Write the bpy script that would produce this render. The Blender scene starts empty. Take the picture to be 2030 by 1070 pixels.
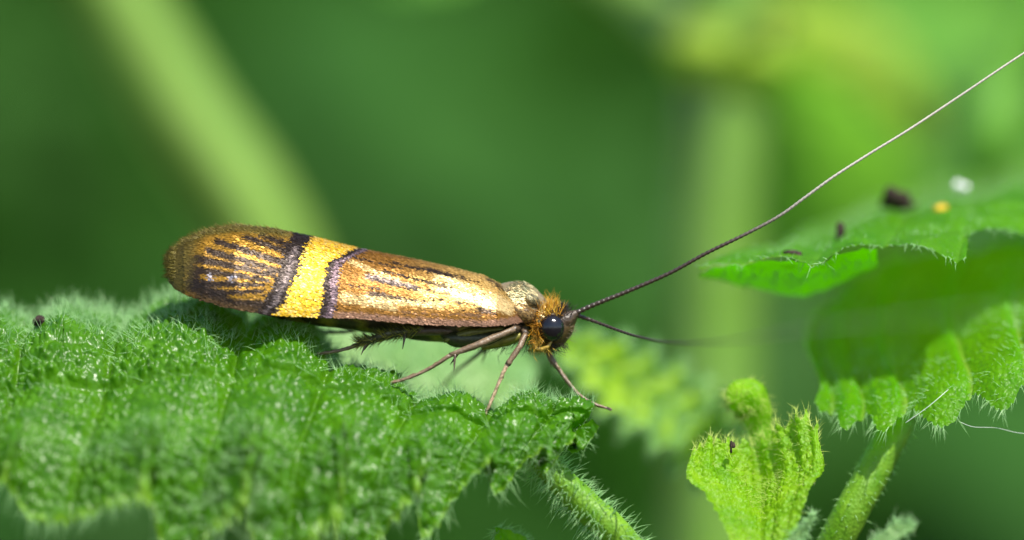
import bpy, math
import numpy as np
from mathutils import Vector

# ------------------------------------------------------------------ scale
# one Blender unit is one millimetre; the moth stands in the plane Y = 0
scene = bpy.context.scene
scene.unit_settings.system = 'METRIC'
scene.unit_settings.scale_length = 0.001
scene.unit_settings.length_unit = 'MILLIMETERS'
COL = scene.collection
rng = np.random.default_rng(11)
D = 160.0                                   # working distance of the macro lens

# ------------------------------------------------------------------ camera
cam_data = bpy.data.cameras.new('camera')
cam = bpy.data.objects.new('camera', cam_data)
COL.objects.link(cam)
cam.location = (0, -D, 0)
cam.rotation_euler = (math.radians(90), 0, 0)
cam_data.sensor_width = 360.0
cam_data.lens = 360.0 * D / 20.3
cam_data.clip_start = 5.0
cam_data.clip_end = 40000.0
cam_data.dof.use_dof = True
cam_data.dof.focus_distance = D
APERTURE = 9.0                              # entrance pupil diameter, mm
cam_data.dof.aperture_fstop = cam_data.lens * 1e-3 / APERTURE
scene.camera = cam

# ------------------------------------------------------------------ light
SUN_EL, SUN_AZ = math.radians(57), math.radians(-33)   # azimuth measured from -Y (towards camera), + to the right
sun_dir = Vector((math.sin(-SUN_AZ) * math.cos(SUN_EL), -math.cos(SUN_AZ) * math.cos(SUN_EL), math.sin(SUN_EL)))
world = bpy.data.worlds.new('World')
scene.world = world
world.use_nodes = True
wn = world.node_tree
for n in list(wn.nodes):
    wn.nodes.remove(n)
sky = wn.nodes.new('ShaderNodeTexSky')
sky.sky_type = 'NISHITA'
sky.sun_disc = False
sky.sun_elevation = SUN_EL
sky.sun_rotation = math.atan2(sun_dir.x, sun_dir.y)
bg = wn.nodes.new('ShaderNodeBackground')
bg.inputs['Strength'].default_value = 0.11
wo = wn.nodes.new('ShaderNodeOutputWorld')
wn.links.new(sky.outputs[0], bg.inputs[0])
wn.links.new(bg.outputs[0], wo.inputs[0])
sl = bpy.data.lights.new('sun', 'SUN')
sl.energy = 4.2
sl.angle = math.radians(0.5)
sl.color = (1.0, 0.95, 0.86)
sun = bpy.data.objects.new('sun', sl)
COL.objects.link(sun)
sun.location = (0, 0, 200)
sun.rotation_euler = sun_dir.to_track_quat('Z', 'Y').to_euler()

vs = scene.view_settings
vs.view_transform = 'Standard'
vs.look = 'None'
vs.gamma = 1.0
vs.use_curve_mapping = False
vs.exposure = 0.8
scene.cycles.use_denoising = True
scene.cycles.max_bounces = 10
scene.cycles.transmission_bounces = 8
scene.cycles.transparent_max_bounces = 12
scene.cycles.sample_clamp_indirect = 6.0

# ------------------------------------------------------------------ helpers
def P(px, py, d):
    """point that lies d mm beyond the moth's plane; px, py measured at 100 per mm in that plane"""
    px, py, d = np.broadcast_arrays(np.asarray(px, float), np.asarray(py, float), np.asarray(d, float))
    s = (D + d) / D
    return np.stack([(px - 1015) / 100 * s, d, (535 - py) / 100 * s], -1)

def mesh_np(name, V, F, mat, parent=None, smooth=True, col=None, attrs=None):
    """V (n,3); F list of int arrays (m,3) or (m,4)"""
    me = bpy.data.meshes.new(name)
    V = np.asarray(V, np.float32)
    me.vertices.add(len(V))
    me.vertices.foreach_set('co', V.ravel())
    loops = np.concatenate([np.asarray(f).ravel() for f in F]).astype(np.int32)
    tot = np.concatenate([np.full(len(f), np.asarray(f).shape[1], np.int32) for f in F])
    start = np.concatenate([[0], np.cumsum(tot)[:-1]]).astype(np.int32)
    me.loops.add(len(loops))
    me.loops.foreach_set('vertex_index', loops)
    me.polygons.add(len(tot))
    me.polygons.foreach_set('loop_start', start)
    me.polygons.foreach_set('loop_total', tot)
    me.polygons.foreach_set('use_smooth', np.full(len(tot), smooth))
    if col is not None:
        c = np.ones((len(V), 4), np.float32)
        c[:, :3] = col
        a = me.color_attributes.new('tint', 'FLOAT_COLOR', 'POINT')
        a.data.foreach_set('color', c.ravel())
    for k, arr in (attrs or {}).items():
        a = me.attributes.new(k, 'FLOAT', 'POINT')
        a.data.foreach_set('value', np.asarray(arr, np.float32))
    me.update(calc_edges=True)
    me.validate()
    me.materials.append(mat)
    ob = bpy.data.objects.new(name, me)
    COL.objects.link(ob)
    if parent is not None:
        ob.parent = parent
        ob.matrix_parent_inverse = parent.matrix_world.inverted()
    return ob

def thing(name, label, cat, loc, group=None):
    o = bpy.data.objects.new(name, None)
    COL.objects.link(o)
    o.location = loc
    o.empty_display_size = 0.5
    o['label'] = label
    o['category'] = cat
    if group:
        o['group'] = group
    bpy.context.view_layer.update()
    return o

def crom(C, t):
    """Catmull-Rom along axis 0 at float indices t"""
    C = np.asarray(C, float)
    n = len(C)
    Cp = np.concatenate([[2 * C[0] - C[1]], C, [2 * C[-1] - C[-2]]])
    i = np.clip(np.floor(t).astype(int), 0, n - 2)
    f = (t - i).reshape((-1,) + (1,) * (C.ndim - 1))
    a, b, c, d = Cp[i], Cp[i + 1], Cp[i + 2], Cp[i + 3]
    return 0.5 * (2 * b + (c - a) * f + (2 * a - 5 * b + 4 * c - d) * f ** 2 + (3 * b - a - 3 * c + d) * f ** 3)

def unit(v):
    return v / np.maximum(np.linalg.norm(v, axis=-1, keepdims=True), 1e-9)

def ss(a, b, x):
    t = np.clip((x - a) / (b - a), 0, 1)
    return t * t * (3 - 2 * t)

def vnoise(p, freq, seed=0):
    """smooth 3-D value noise in [-1, 1]"""
    q = np.asarray(p, float) * freq + seed * 17.31
    i = np.floor(q).astype(np.int64)
    f = q - i
    f = f * f * (3 - 2 * f)
    out = 0
    for dx in (0, 1):
        for dy in (0, 1):
            for dz in (0, 1):
                h = (i[..., 0] + dx) * 374761393 + (i[..., 1] + dy) * 668265263 + (i[..., 2] + dz) * 2147483647
                h = (h ^ (h >> 13)) * 1274126177
                h = ((h ^ (h >> 16)) & 0xffff) / 65535.0
                out = out + h * np.abs(1 - dx - f[..., 0]) * np.abs(1 - dy - f[..., 1]) * np.abs(1 - dz - f[..., 2])
    return out * 2 - 1

def grid_faces(nu, nv):
    i = np.arange(nu - 1)[:, None] * nv + np.arange(nv - 1)[None, :]
    return np.stack([i, i + nv, i + nv + 1, i + 1], -1).reshape(-1, 4)

def grid_normals(G):
    return unit(np.cross(np.gradient(G, axis=0), np.gradient(G, axis=1)))

def worley(G, seeds):
    F1 = np.full(len(G), 9.0)
    F2 = np.full(len(G), 9.0)
    idx = np.zeros(len(G), int)
    for s in range(0, len(G), 4000):
        d2 = np.sqrt(((G[s:s + 4000, None, :] - seeds[None]) ** 2).sum(-1))
        p = np.partition(d2, 1, axis=1)
        F1[s:s + 4000], F2[s:s + 4000] = p[:, 0], p[:, 1]
    return F1, F2

def tube(path, rad, sides=10, per=8, closed=True):
    """returns verts, faces, u (0..1) along a Catmull-Rom path"""
    path = np.asarray(path, float)
    n = len(path)
    t = np.linspace(0, n - 1, (n - 1) * per + 1)
    C = crom(path, t)
    R = np.interp(t, np.arange(n), rad) if not callable(rad) else rad(t / (n - 1))
    T = unit(np.gradient(C, axis=0))
    ref = np.array([0.0, 1.0, 0.0]) if np.abs(T[:, 1]).mean() < 0.8 else np.array([0, 0, 1.0])
    A = unit(np.cross(T, ref))
    B = np.cross(T, A)
    th = np.arange(sides) / sides * 2 * np.pi
    V = C[:, None] + R[:, None, None] * (np.cos(th)[None, :, None] * A[:, None] + np.sin(th)[None, :, None] * B[:, None])
    m = len(t)
    i = np.arange(m - 1)[:, None] * sides
    j = np.arange(sides)[None]
    k = (j + 1) % sides
    F = np.stack([i + j, i + k, i + sides + k, i + sides + j], -1).reshape(-1, 4)
    V = V.reshape(-1, 3)
    caps = []
    if closed:
        V = np.concatenate([V, C[:1], C[-1:]])
        c0, c1 = len(V) - 2, len(V) - 1
        jj = np.arange(sides)
        kk = (jj + 1) % sides
        caps = [np.stack([np.full(sides, c0), kk, jj], -1), np.stack([np.full(sides, c1), (m - 1) * sides + jj, (m - 1) * sides + kk], -1)]
    u = np.repeat(t / (n - 1), sides)
    if closed:
        u = np.concatenate([u, [0, 1]])
    return V, [F] + caps, u

def merge(parts):
    V, F, off = [], [], 0
    for v, f in parts:
        V.append(v)
        F += [np.asarray(x) + off for x in f]
        off += len(v)
    return np.concatenate(V), F

def hair_geo(roots, dirs, lens, rad, bend, rings=4):
    """tapered three-sided hairs; bend (n,3) is the sideways offset of the tip"""
    n = len(roots)
    dirs = unit(dirs)
    ref = np.where(np.abs(dirs[:, 2:3]) < 0.9, np.array([[0, 0, 1.0]]), np.array([[1.0, 0, 0]]))
    A = unit(np.cross(dirs, ref))
    B = np.cross(dirs, A)
    rad = np.broadcast_to(np.asarray(rad, float), (n,))
    V = np.zeros((n, rings * 3 + 1, 3))
    for r in range(rings):
        t = r / rings
        c = roots + dirs * (lens * t)[:, None] + bend * t ** 2
        w = rad * (1 - t) ** 0.8 * (1 if r else 1.15)
        for k in range(3):
            a = k * 2 * np.pi / 3
            V[:, r * 3 + k] = c + w[:, None] * (np.cos(a) * A + np.sin(a) * B)
    V[:, -1] = roots + dirs * lens[:, None] + bend
    base = np.arange(n)[:, None] * (rings * 3 + 1)
    q = []
    for r in range(rings - 1):
        for k in range(3):
            k2 = (k + 1) % 3
            q.append([r * 3 + k, r * 3 + k2, r * 3 + 3 + k2, r * 3 + 3 + k])
    tr = [[(rings - 1) * 3 + k, (rings - 1) * 3 + (k + 1) % 3, rings * 3] for k in range(3)]
    Q = (base[:, :, None] + np.array(q)[None]).reshape(-1, 4)
    T = (base[:, :, None] + np.array(tr)[None]).reshape(-1, 3)
    return V.reshape(-1, 3), [Q, T]

# ------------------------------------------------------------------ materials
def nodes(name):
    m = bpy.data.materials.new(name)
    m.use_nodes = True
    nt = m.node_tree
    for n in list(nt.nodes):
        nt.nodes.remove(n)
    out = nt.nodes.new('ShaderNodeOutputMaterial')
    return m, nt, out

def leaf_material(name, dark, light, trans, gloss=0.5, rough=0.38, tfac=0.35, bump=0.35, vein=(0.16, 0.3, 0.05), cell=14.0, scale=1.0):
    m, nt, out = nodes(name)
    L = nt.links.new
    tc = nt.nodes.new('ShaderNodeTexCoord')
    no = nt.nodes.new('ShaderNodeTexNoise')
    no.inputs['Scale'].default_value = 1.6 * scale
    no.inputs['Detail'].default_value = 6
    no.inputs['Roughness'].default_value = 0.65
    L(tc.outputs['Object'], no.inputs['Vector'])
    cr = nt.nodes.new('ShaderNodeValToRGB')
    cr.color_ramp.elements[0].position = 0.35
    cr.color_ramp.elements[0].color = (*dark, 1)
    cr.color_ramp.elements[1].position = 0.68
    cr.color_ramp.elements[1].color = (*light, 1)
    L(no.outputs['Fac'], cr.inputs[0])
    at = nt.nodes.new('ShaderNodeAttribute')
    at.attribute_name = 'vein'
    mx = nt.nodes.new('ShaderNodeMix')
    mx.data_type = 'RGBA'
    L(at.outputs['Fac'], mx.inputs[0])
    L(cr.outputs[0], mx.inputs[6])
    mx.inputs[7].default_value = (*vein, 1)
    vo = nt.nodes.new('ShaderNodeTexVoronoi')
    vo.inputs['Scale'].default_value = cell
    L(tc.outputs['Object'], vo.inputs['Vector'])
    n2 = nt.nodes.new('ShaderNodeTexNoise')
    n2.inputs['Scale'].default_value = cell * 0.6
    n2.inputs['Detail'].default_value = 3
    L(tc.outputs['Object'], n2.inputs['Vector'])
    ad = nt.nodes.new('ShaderNodeMath')
    ad.operation = 'SUBTRACT'
    L(n2.outputs['Fac'], ad.inputs[0])
    L(vo.outputs['Distance'], ad.inputs[1])
    bp = nt.nodes.new('ShaderNodeBump')
    bp.inputs['Strength'].default_value = bump
    bp.inputs['Distance'].default_value = 0.05
    L(ad.outputs[0], bp.inputs['Height'])
    pr = nt.nodes.new('ShaderNodeBsdfPrincipled')
    pr.inputs['Roughness'].default_value = rough
    pr.inputs['Specular IOR Level'].default_value = gloss
    L(mx.outputs[2], pr.inputs['Base Color'])
    L(bp.outputs[0], pr.inputs['Normal'])
    tl = nt.nodes.new('ShaderNodeBsdfTranslucent')
    tm = nt.nodes.new('ShaderNodeMix')
    tm.data_type = 'RGBA'
    tm.inputs[0].default_value = 0.75
    L(mx.outputs[2], tm.inputs[6])
    tm.inputs[7].default_value = (*trans, 1)
    L(tm.outputs[2], tl.inputs['Color'])
    ms = nt.nodes.new('ShaderNodeMixShader')
    ms.inputs[0].default_value = tfac
    L(pr.outputs[0], ms.inputs[1])
    L(tl.outputs[0], ms.inputs[2])
    L(ms.outputs[0], out.inputs[0])
    return m

def plain_material(name, col, rough=0.5, spec=0.5, metallic=0.0, var=0.25, nscale=8.0, trans=0.0, tint=False, bump=0.0, clear=0.0):
    m, nt, out = nodes(name)
    L = nt.links.new
    tc = nt.nodes.new('ShaderNodeTexCoord')
    no = nt.nodes.new('ShaderNodeTexNoise')
    no.inputs['Scale'].default_value = nscale
    no.inputs['Detail'].default_value = 5
    L(tc.outputs['Object'], no.inputs['Vector'])
    mr = nt.nodes.new('ShaderNodeMapRange')
    mr.inputs[1].default_value = 0.3
    mr.inputs[2].default_value = 0.7
    mr.inputs[3].default_value = 1 - var
    mr.inputs[4].default_value = 1 + var
    L(no.outputs['Fac'], mr.inputs[0])
    mx = nt.nodes.new('ShaderNodeMix')
    mx.data_type = 'RGBA'
    mx.blend_type = 'MULTIPLY'
    mx.inputs[0].default_value = 1
    if tint:
        at = nt.nodes.new('ShaderNodeAttribute')
        at.attribute_name = 'tint'
        L(at.outputs['Color'], mx.inputs[6])
    else:
        mx.inputs[6].default_value = (*col, 1)
    L(mr.outputs[0], mx.inputs[7])
    pr = nt.nodes.new('ShaderNodeBsdfPrincipled')
    pr.inputs['Roughness'].default_value = rough
    pr.inputs['Specular IOR Level'].default_value = spec
    pr.inputs['Metallic'].default_value = metallic
    L(mx.outputs[2], pr.inputs['Base Color'])
    if bump:
        bp = nt.nodes.new('ShaderNodeBump')
        bp.inputs['Strength'].default_value = bump
        bp.inputs['Distance'].default_value = 0.03
        L(no.outputs['Fac'], bp.inputs['Height'])
        L(bp.outputs[0], pr.inputs['Normal'])
    sh = pr.outputs[0]
    if trans:
        tl = nt.nodes.new('ShaderNodeBsdfTranslucent')
        L(mx.outputs[2], tl.inputs['Color'])
        ms = nt.nodes.new('ShaderNodeMixShader')
        ms.inputs[0].default_value = trans
        L(sh, ms.inputs[1])
        L(tl.outputs[0], ms.inputs[2])
        sh = ms.outputs[0]
    if clear:
        tp = nt.nodes.new('ShaderNodeBsdfTransparent')
        mc = nt.nodes.new('ShaderNodeMixShader')
        mc.inputs[0].default_value = clear
        L(sh, mc.inputs[1])
        L(tp.outputs[0], mc.inputs[2])
        sh = mc.outputs[0]
    L(sh, out.inputs[0])
    return m

M = {}
M['leaf'] = leaf_material('leaf_green', (0.038, 0.145, 0.001), (0.092, 0.275, 0.003), (0.2, 0.56, 0.002), gloss=0.5, rough=0.33, bump=0.35, tfac=0.42, cell=8, vein=(0.24, 0.46, 0.03))
M['leaf_pale'] = leaf_material('leaf_pale', (0.17, 0.33, 0.08), (0.34, 0.50, 0.22), (0.3, 0.6, 0.06), gloss=0.4, rough=0.5)
M['leaf_young'] = leaf_material('leaf_young', (0.14, 0.36, 0.003), (0.28, 0.52, 0.006), (0.52, 0.88, 0.004), gloss=0.4, rough=0.45, tfac=0.5, bump=0.5, vein=(0.2, 0.42, 0.01))
M['leaf_right'] = leaf_material('leaf_right', (0.07, 0.24, 0.003), (0.14, 0.38, 0.006), (0.4, 0.9, 0.01), gloss=0.35, rough=0.38, tfac=0.6, bump=0.6, cell=10, vein=(0.36, 0.56, 0.08))
M['leaf_mid'] = leaf_material('leaf_mid', (0.26, 0.48, 0.01), (0.44, 0.62, 0.06), (0.55, 0.88, 0.01), gloss=0.4, rough=0.45, tfac=0.45, bump=0.5, cell=10)
M['stem'] = leaf_material('stem_green', (0.10, 0.27, 0.008), (0.22, 0.42, 0.03), (0.3, 0.6, 0.02), gloss=0.4, rough=0.45, tfac=0.25, bump=0.3)
M['stem_back'] = leaf_material('stem_back', (0.19, 0.36, 0.045), (0.26, 0.43, 0.08), (0.3, 0.5, 0.05), gloss=0.45, rough=0.4, tfac=0.25, bump=0.1)
M['stem_tall'] = leaf_material('stem_tall', (0.14, 0.31, 0.02), (0.2, 0.38, 0.07), (0.25, 0.47, 0.04), gloss=0.6, rough=0.4, tfac=0.2, bump=0.1)
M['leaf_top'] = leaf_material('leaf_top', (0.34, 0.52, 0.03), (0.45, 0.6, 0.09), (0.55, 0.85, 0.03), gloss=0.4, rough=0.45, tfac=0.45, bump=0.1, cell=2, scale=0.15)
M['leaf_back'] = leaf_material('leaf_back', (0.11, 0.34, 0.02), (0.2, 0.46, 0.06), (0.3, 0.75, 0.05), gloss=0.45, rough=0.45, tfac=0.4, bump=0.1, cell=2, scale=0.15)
M['under'] = leaf_material('undergrowth', (0.020, 0.083, 0.008), (0.036, 0.122, 0.012), (0.055, 0.21, 0.011), gloss=0.2, rough=0.5, tfac=0.3, bump=0.1, cell=1, scale=0.05)
M['hair'] = plain_material('leaf_hair', (0.50, 0.78, 0.38), rough=0.25, spec=0.7, var=0.1, trans=0.5, clear=0.2)
M['hair_young'] = plain_material('young_hair', (0.75, 0.88, 0.25), rough=0.25, spec=0.7, var=0.1, trans=0.5, clear=0.35)
M['soil'] = plain_material('soil', (0.06, 0.045, 0.03), rough=0.9, spec=0.2, var=0.5, nscale=0.05)
M['scale'] = plain_material('wing_scale', (1, 1, 1), rough=0.43, spec=0.5, metallic=0.5, var=0.1, nscale=30, tint=True)
M['membrane'] = plain_material('wing_membrane', (0.06, 0.035, 0.012), rough=0.5, var=0.3, nscale=10)
M['fringe'] = plain_material('wing_fringe', (1, 1, 1), rough=0.45, spec=0.5, metallic=0.2, var=0.1, tint=True, trans=0.2)
M['body'] = plain_material('moth_body', (1, 1, 1), rough=0.4, spec=0.5, metallic=0.25, var=0.3, nscale=14, tint=True, bump=0.4)
M['leg'] = plain_material('moth_leg', (1, 1, 1), rough=0.42, spec=0.6, var=0.35, nscale=22, tint=True, bump=0.5)
M['antenna'] = plain_material('moth_antenna', (1, 1, 1), rough=0.35, spec=0.6, var=0.1, nscale=20, tint=True)
M['eye'] = plain_material('moth_eye', (0.006, 0.006, 0.009), rough=0.12, spec=0.6, var=0.3, nscale=45, bump=0.12)
M['tuft'] = plain_material('head_tuft', (1, 1, 1), rough=0.4, spec=0.5, var=0.1, tint=True, trans=0.25)
M['dirt'] = plain_material('dirt', (0.035, 0.022, 0.016), rough=0.8, spec=0.3, var=0.6, nscale=9, bump=0.8)
M['yellow_bit'] = plain_material('yellow_fragment', (0.75, 0.5, 0.02), rough=0.6, var=0.3, nscale=6, trans=0.3)
M['white_bit'] = plain_material('white_fragment', (0.75, 0.78, 0.75), rough=0.5, var=0.15, nscale=6)
M['silk'] = plain_material('silk', (0.8, 0.85, 0.8), rough=0.2, spec=0.8, var=0.05, trans=0.3)

# ------------------------------------------------------------------ ground and undergrowth
def ground():
    n = 60
    a = np.linspace(-1, 1, n)
    a = np.sign(a) * np.abs(a) ** 2.5 * 15000
    X, Y = np.meshgrid(a, a, indexing='ij')
    Z = -75 + 1.5 * vnoise(np.stack([X, Y, 0 * X], -1), 0.03)
    o = mesh_np('ground', np.stack([X, Y, Z], -1).reshape(-1, 3), [grid_faces(n, n)], M['soil'])
    o['kind'] = 'structure'
ground()

def undergrowth():
    parts = []
    nu, nv = 9, 5
    u = np.linspace(0, 1, nu)
    v = np.linspace(-1, 1, nv)
    for k in range(6000):
        y = rng.uniform(75, 330)
        w = 40 + y * 0.4
        z = -38 + (y - 75) * 0.55 + rng.normal(0, 4)
        c = np.array([rng.uniform(-w, w), y, z])
        L = rng.uniform(10, 20)
        W = L * rng.uniform(0.26, 0.4)
        az = rng.uniform(0, 2 * np.pi)
        dirn = np.array([math.cos(az), math.sin(az), rng.uniform(-0.9, -0.3)])
        dirn /= np.linalg.norm(dirn)
        side = np.cross(dirn, [0, 0, 1.0])
        side /= np.linalg.norm(side)
        nrm = np.cross(side, dirn)
        prof = np.sin(np.pi * u ** 0.75) * (1 + 0.1 * (np.arange(nu) % 2))
        G = c + u[:, None, None] * L * dirn + (prof[:, None] * v[None])[..., None] * W * side \
            + (np.abs(v)[None] * prof[:, None] * W * 0.3 - (u[:, None] ** 2) * L * 0.25)[..., None] * nrm
        parts.append((G.reshape(-1, 3), [grid_faces(nu, nv)]))
    V, F = merge(parts)
    o = mesh_np('undergrowth', V, F, M['under'])
    o['kind'] = 'stuff'
    o['label'] = 'blurred bank of dark green leaves far behind the moth'
    o['category'] = 'undergrowth'
undergrowth()

# ------------------------------------------------------------------ leaves
def blade(name, parent, mat, C, ucoord, ug, nv, cut=None, ruffle=None, midrib=0.5, bull=0.05, bsize=0.3,
          hairs=0, hlen=(0.25, 0.5), hrad=0.011, hmat='hair', lean=(0, 0, 0), edge_hairs=0, side=1.0,
          lateral=None, gr=0.05, label=None, both=False, gravity=0.15, edge_len=None, hweight=None, margin=None, edge_up=0.0, near_edge=None, vstr=0.1, rough_bump=0.0, edges=(0, 1)):
    """leaf blade lofted through the control net C[row][col]; ucoord are the column coordinates"""
    C = np.asarray(C, float)                                    # rows, cols, 3
    nu = len(ug)
    ti = np.interp(ug, ucoord, np.arange(len(ucoord)))
    S = np.stack([crom(C[r], ti) for r in range(len(C))])       # rows, nu, 3
    v = np.linspace(0, 1, nv)
    lo, hi = (cut(ug) if cut else (np.zeros(nu), np.ones(nu)))
    G = np.zeros((nu, nv, 3))
    VV = lo[:, None] + (hi - lo)[:, None] * v[None]
    for i in range(nu):
        G[i] = crom(S[:, i], VV[i] * (len(C) - 1))
    N = grid_normals(G) * side
    flat = G.reshape(-1, 3)
    lu = np.linalg.norm(np.diff(G, axis=0), axis=-1).sum(0).mean()
    lv = np.linalg.norm(np.diff(G, axis=1), axis=-1).sum(1).max()
    ku, kv = max(3, int(lu / bsize)), max(3, int(lv / bsize))
    gu, gv = np.meshgrid((np.arange(ku) + .5) / ku, (np.arange(kv) + .5) / kv, indexing='ij')
    gu = gu + (np.arange(kv) % 2)[None] * .5 / ku + rng.uniform(-.5, .5, gu.shape) / ku
    gv = gv + rng.uniform(-.5, .5, gv.shape) / kv
    seeds = G[np.clip((gu * (nu - 1)).astype(int), 0, nu - 1).ravel(), np.clip((gv * (nv - 1)).astype(int), 0, nv - 1).ravel()]
    F1, F2 = worley(flat, seeds)
    h = bull * (0.8 * ss(0, 0.55, (F2 - F1) / bsize) + 0.8 * (1 - np.clip(F1 / bsize, 0, 1) ** 2)).reshape(nu, nv) - bull * 0.8
    h = h * (1 + 0.55 * vnoise(G, 0.9, 8))
    if bull >= 0.09:
        E1, E2 = worley(flat, seeds[::6])
        h += bull * 1.1 * ss(0, 0.6, (E2 - E1) / (bsize * 2.4)).reshape(nu, nv)
    h += bull * 0.12 * vnoise(G, 2.2 / bsize, 3) + bull * 0.6 * vnoise(G, 0.8, 5)
    md = (VV - midrib)
    gm = np.exp(-(md / 0.018) ** 2)
    h = h * (1 - 0.7 * gm) - gr * gm
    vein = gm * 0.12
    if lateral is not None:
        q = lateral(ug[:, None] + 0 * VV, md)                      # 0 at a side vein
        gl = np.exp(-(q / 0.045) ** 2) * ss(0.0, 0.05, np.abs(md))
        h = h * (1 - 0.6 * gl) - gr * 0.8 * gl + gr * 1.6 * ss(0, 0.5, np.abs(q))
        vein = np.maximum(vein, gl * vstr)
    if ruffle is not None:
        h = h + ruffle(ug[:, None] + 0 * VV, v[None] + 0 * VV, VV)
    if margin is not None:
        vein = np.clip(np.maximum(vein, margin(ug[:, None] + 0 * VV, v[None] + 0 * VV)), 0, 1)
    G = G + N * h[..., None]
    N = grid_normals(G) * side
    ob = mesh_np(name, G.reshape(-1, 3), [grid_faces(nu, nv)], mat, parent, attrs={'vein': vein.ravel()})
    if label:
        ob['label'] = label
    geo = []
    if hairs:
        A = np.linalg.norm(np.cross(G[1:, :-1] - G[:-1, :-1], G[:-1, 1:] - G[:-1, :-1]), axis=-1)
        if hweight is not None:
            A = A * hweight(VV[1:, 1:])
        A = A * np.clip(0.55 + 1.1 * vnoise(G[1:, 1:], 1.1, 12), 0.05, 2)
        p = (A / A.sum()).ravel()
        ci = rng.choice(len(p), hairs, p=p)
        i, j = np.unravel_index(ci, A.shape)
        a, b = rng.random((2, hairs, 1))
        R = G[i, j] * (1 - a) * (1 - b) + G[i + 1, j] * a * (1 - b) + G[i, j + 1] * (1 - a) * b + G[i + 1, j + 1] * a * b
        n = N[i, j] * (np.where(rng.random((hairs, 1)) < 0.4, -1, 1) if both else 1)
        d = n + np.asarray(lean) + 0.28 * rng.standard_normal((hairs, 3))
        le = rng.uniform(*hlen, hairs) * (0.6 + 0.5 * rng.random(hairs))
        bend = 0.25 * le[:, None] * (rng.standard_normal((hairs, 3)) * 0.5 + np.asarray(lean)) + le[:, None] * np.array([0, 0, -gravity])
        geo.append(hair_geo(R - n * 0.01, d, le, hrad * rng.uniform(0.7, 1.2, hairs), bend))
    if edge_hairs:
        for e in edges:
            col, nxt = (0, 1) if e == 0 else (nv - 1, nv - 2)
            full = edge_hairs
            if near_edge is not None and e == 1:
                edge_hairs = near_edge
            i = rng.integers(0, nu - 1, edge_hairs)
            f = rng.random((edge_hairs, 1))
            R = G[i, col] * (1 - f) + G[i + 1, col] * f
            o = unit(G[i, col] - G[i, nxt])
            d = o + 0.4 * N[i, col] + 0.3 * rng.standard_normal((edge_hairs, 3)) + np.asarray(lean) + np.array([0, 0, edge_up if e == 0 else 0])
            le = rng.uniform(*(edge_len or hlen), edge_hairs)
            bend = le[:, None] * (0.15 * rng.standard_normal((edge_hairs, 3)) + np.array([0, 0, -gravity]))
            geo.append(hair_geo(R - o * 0.01, d, le, hrad * rng.uniform(0.8, 1.3, edge_hairs), bend))
    if geo:
        V, F = merge(geo)
        ho = mesh_np('leaf_hairs', V, F, M[hmat], ob)
        ho['kind'] = 'stuff'
    return ob, G, N

def surface_area(G):
    return np.linalg.norm(np.cross(G[1:, :-1] - G[:-1, :-1], G[:-1, 1:] - G[:-1, :-1]), axis=-1).sum()

def net(cols, rows):
    return [P(cols, y, d) for y, d in rows]

def spine_net(spine, across, prof, arch=0.0, rows=5):
    """control net round a spine: spine [(px,py,d)], across (dx,dy,dd) per point in mm, prof half widths"""
    S = np.array([P(*p) for p in spine])
    A = np.asarray(across, float)
    if A.ndim == 1:
        A = np.repeat(A[None], len(S), 0)
    A = unit(A)
    T = unit(np.gradient(S, axis=0))
    Nn = unit(np.cross(T, A))
    out = []
    for r in np.linspace(-1, 1, rows):
        out.append(S + A * (np.asarray(prof) * r)[:, None] + Nn * (arch * np.asarray(prof) * r * r)[:, None])
    return out

def stem(name, parent, pts, rad, mat, hairs=0, hlen=(0.2, 0.45), hrad=0.012, sides=14, per=10, hmat='hair', ridge=0.0, label=None, seed=1):
    path = np.array([P(*p) for p in pts])
    V, F, u = tube(path, rad, sides, per)
    c = np.repeat(crom(path, np.linspace(0, len(path) - 1, (len(path) - 1) * per + 1)), sides, 0)
    c = np.concatenate([c, path[:1], path[-1:]])
    R = V - c
    th = np.concatenate([np.tile(np.arange(sides) / sides * 2 * np.pi, len(V) // sides), [0, 0]])[:len(V)]
    V = c + R * (1 + ridge * np.cos(4 * th) + 0.06 * vnoise(V, 1.2 / max(rad[0], .1), seed))[:, None]
    ob = mesh_np(name, V, F, mat, parent, attrs={'vein': np.zeros(len(V))})
    if label:
        ob['label'] = label
    if hairs:
        i = rng.integers(0, len(V) - 2, hairs)
        n = unit(R[i])
        d = n + 0.25 * rng.standard_normal((hairs, 3))
        le = rng.uniform(*hlen, hairs)
        root = V[i] + 0.4 * (V[np.minimum(i + 1, len(V) - 3)] - V[i]) * rng.random((hairs, 1)) - n * 0.03
        hv, hf = hair_geo(root, d, le, hrad, le[:, None] * (0.2 * rng.standard_normal((hairs, 3)) + np.array([0, 0, -0.2])))
        ho = mesh_np('stem_hairs', hv, hf, M[hmat], ob)
        ho['kind'] = 'stuff'
    return ob

plant = thing('hairy_plant', 'bright green hairy plant whose broad toothed leaf carries the gold moth', 'plant', P(1480, 1700, 3).tolist())

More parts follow.
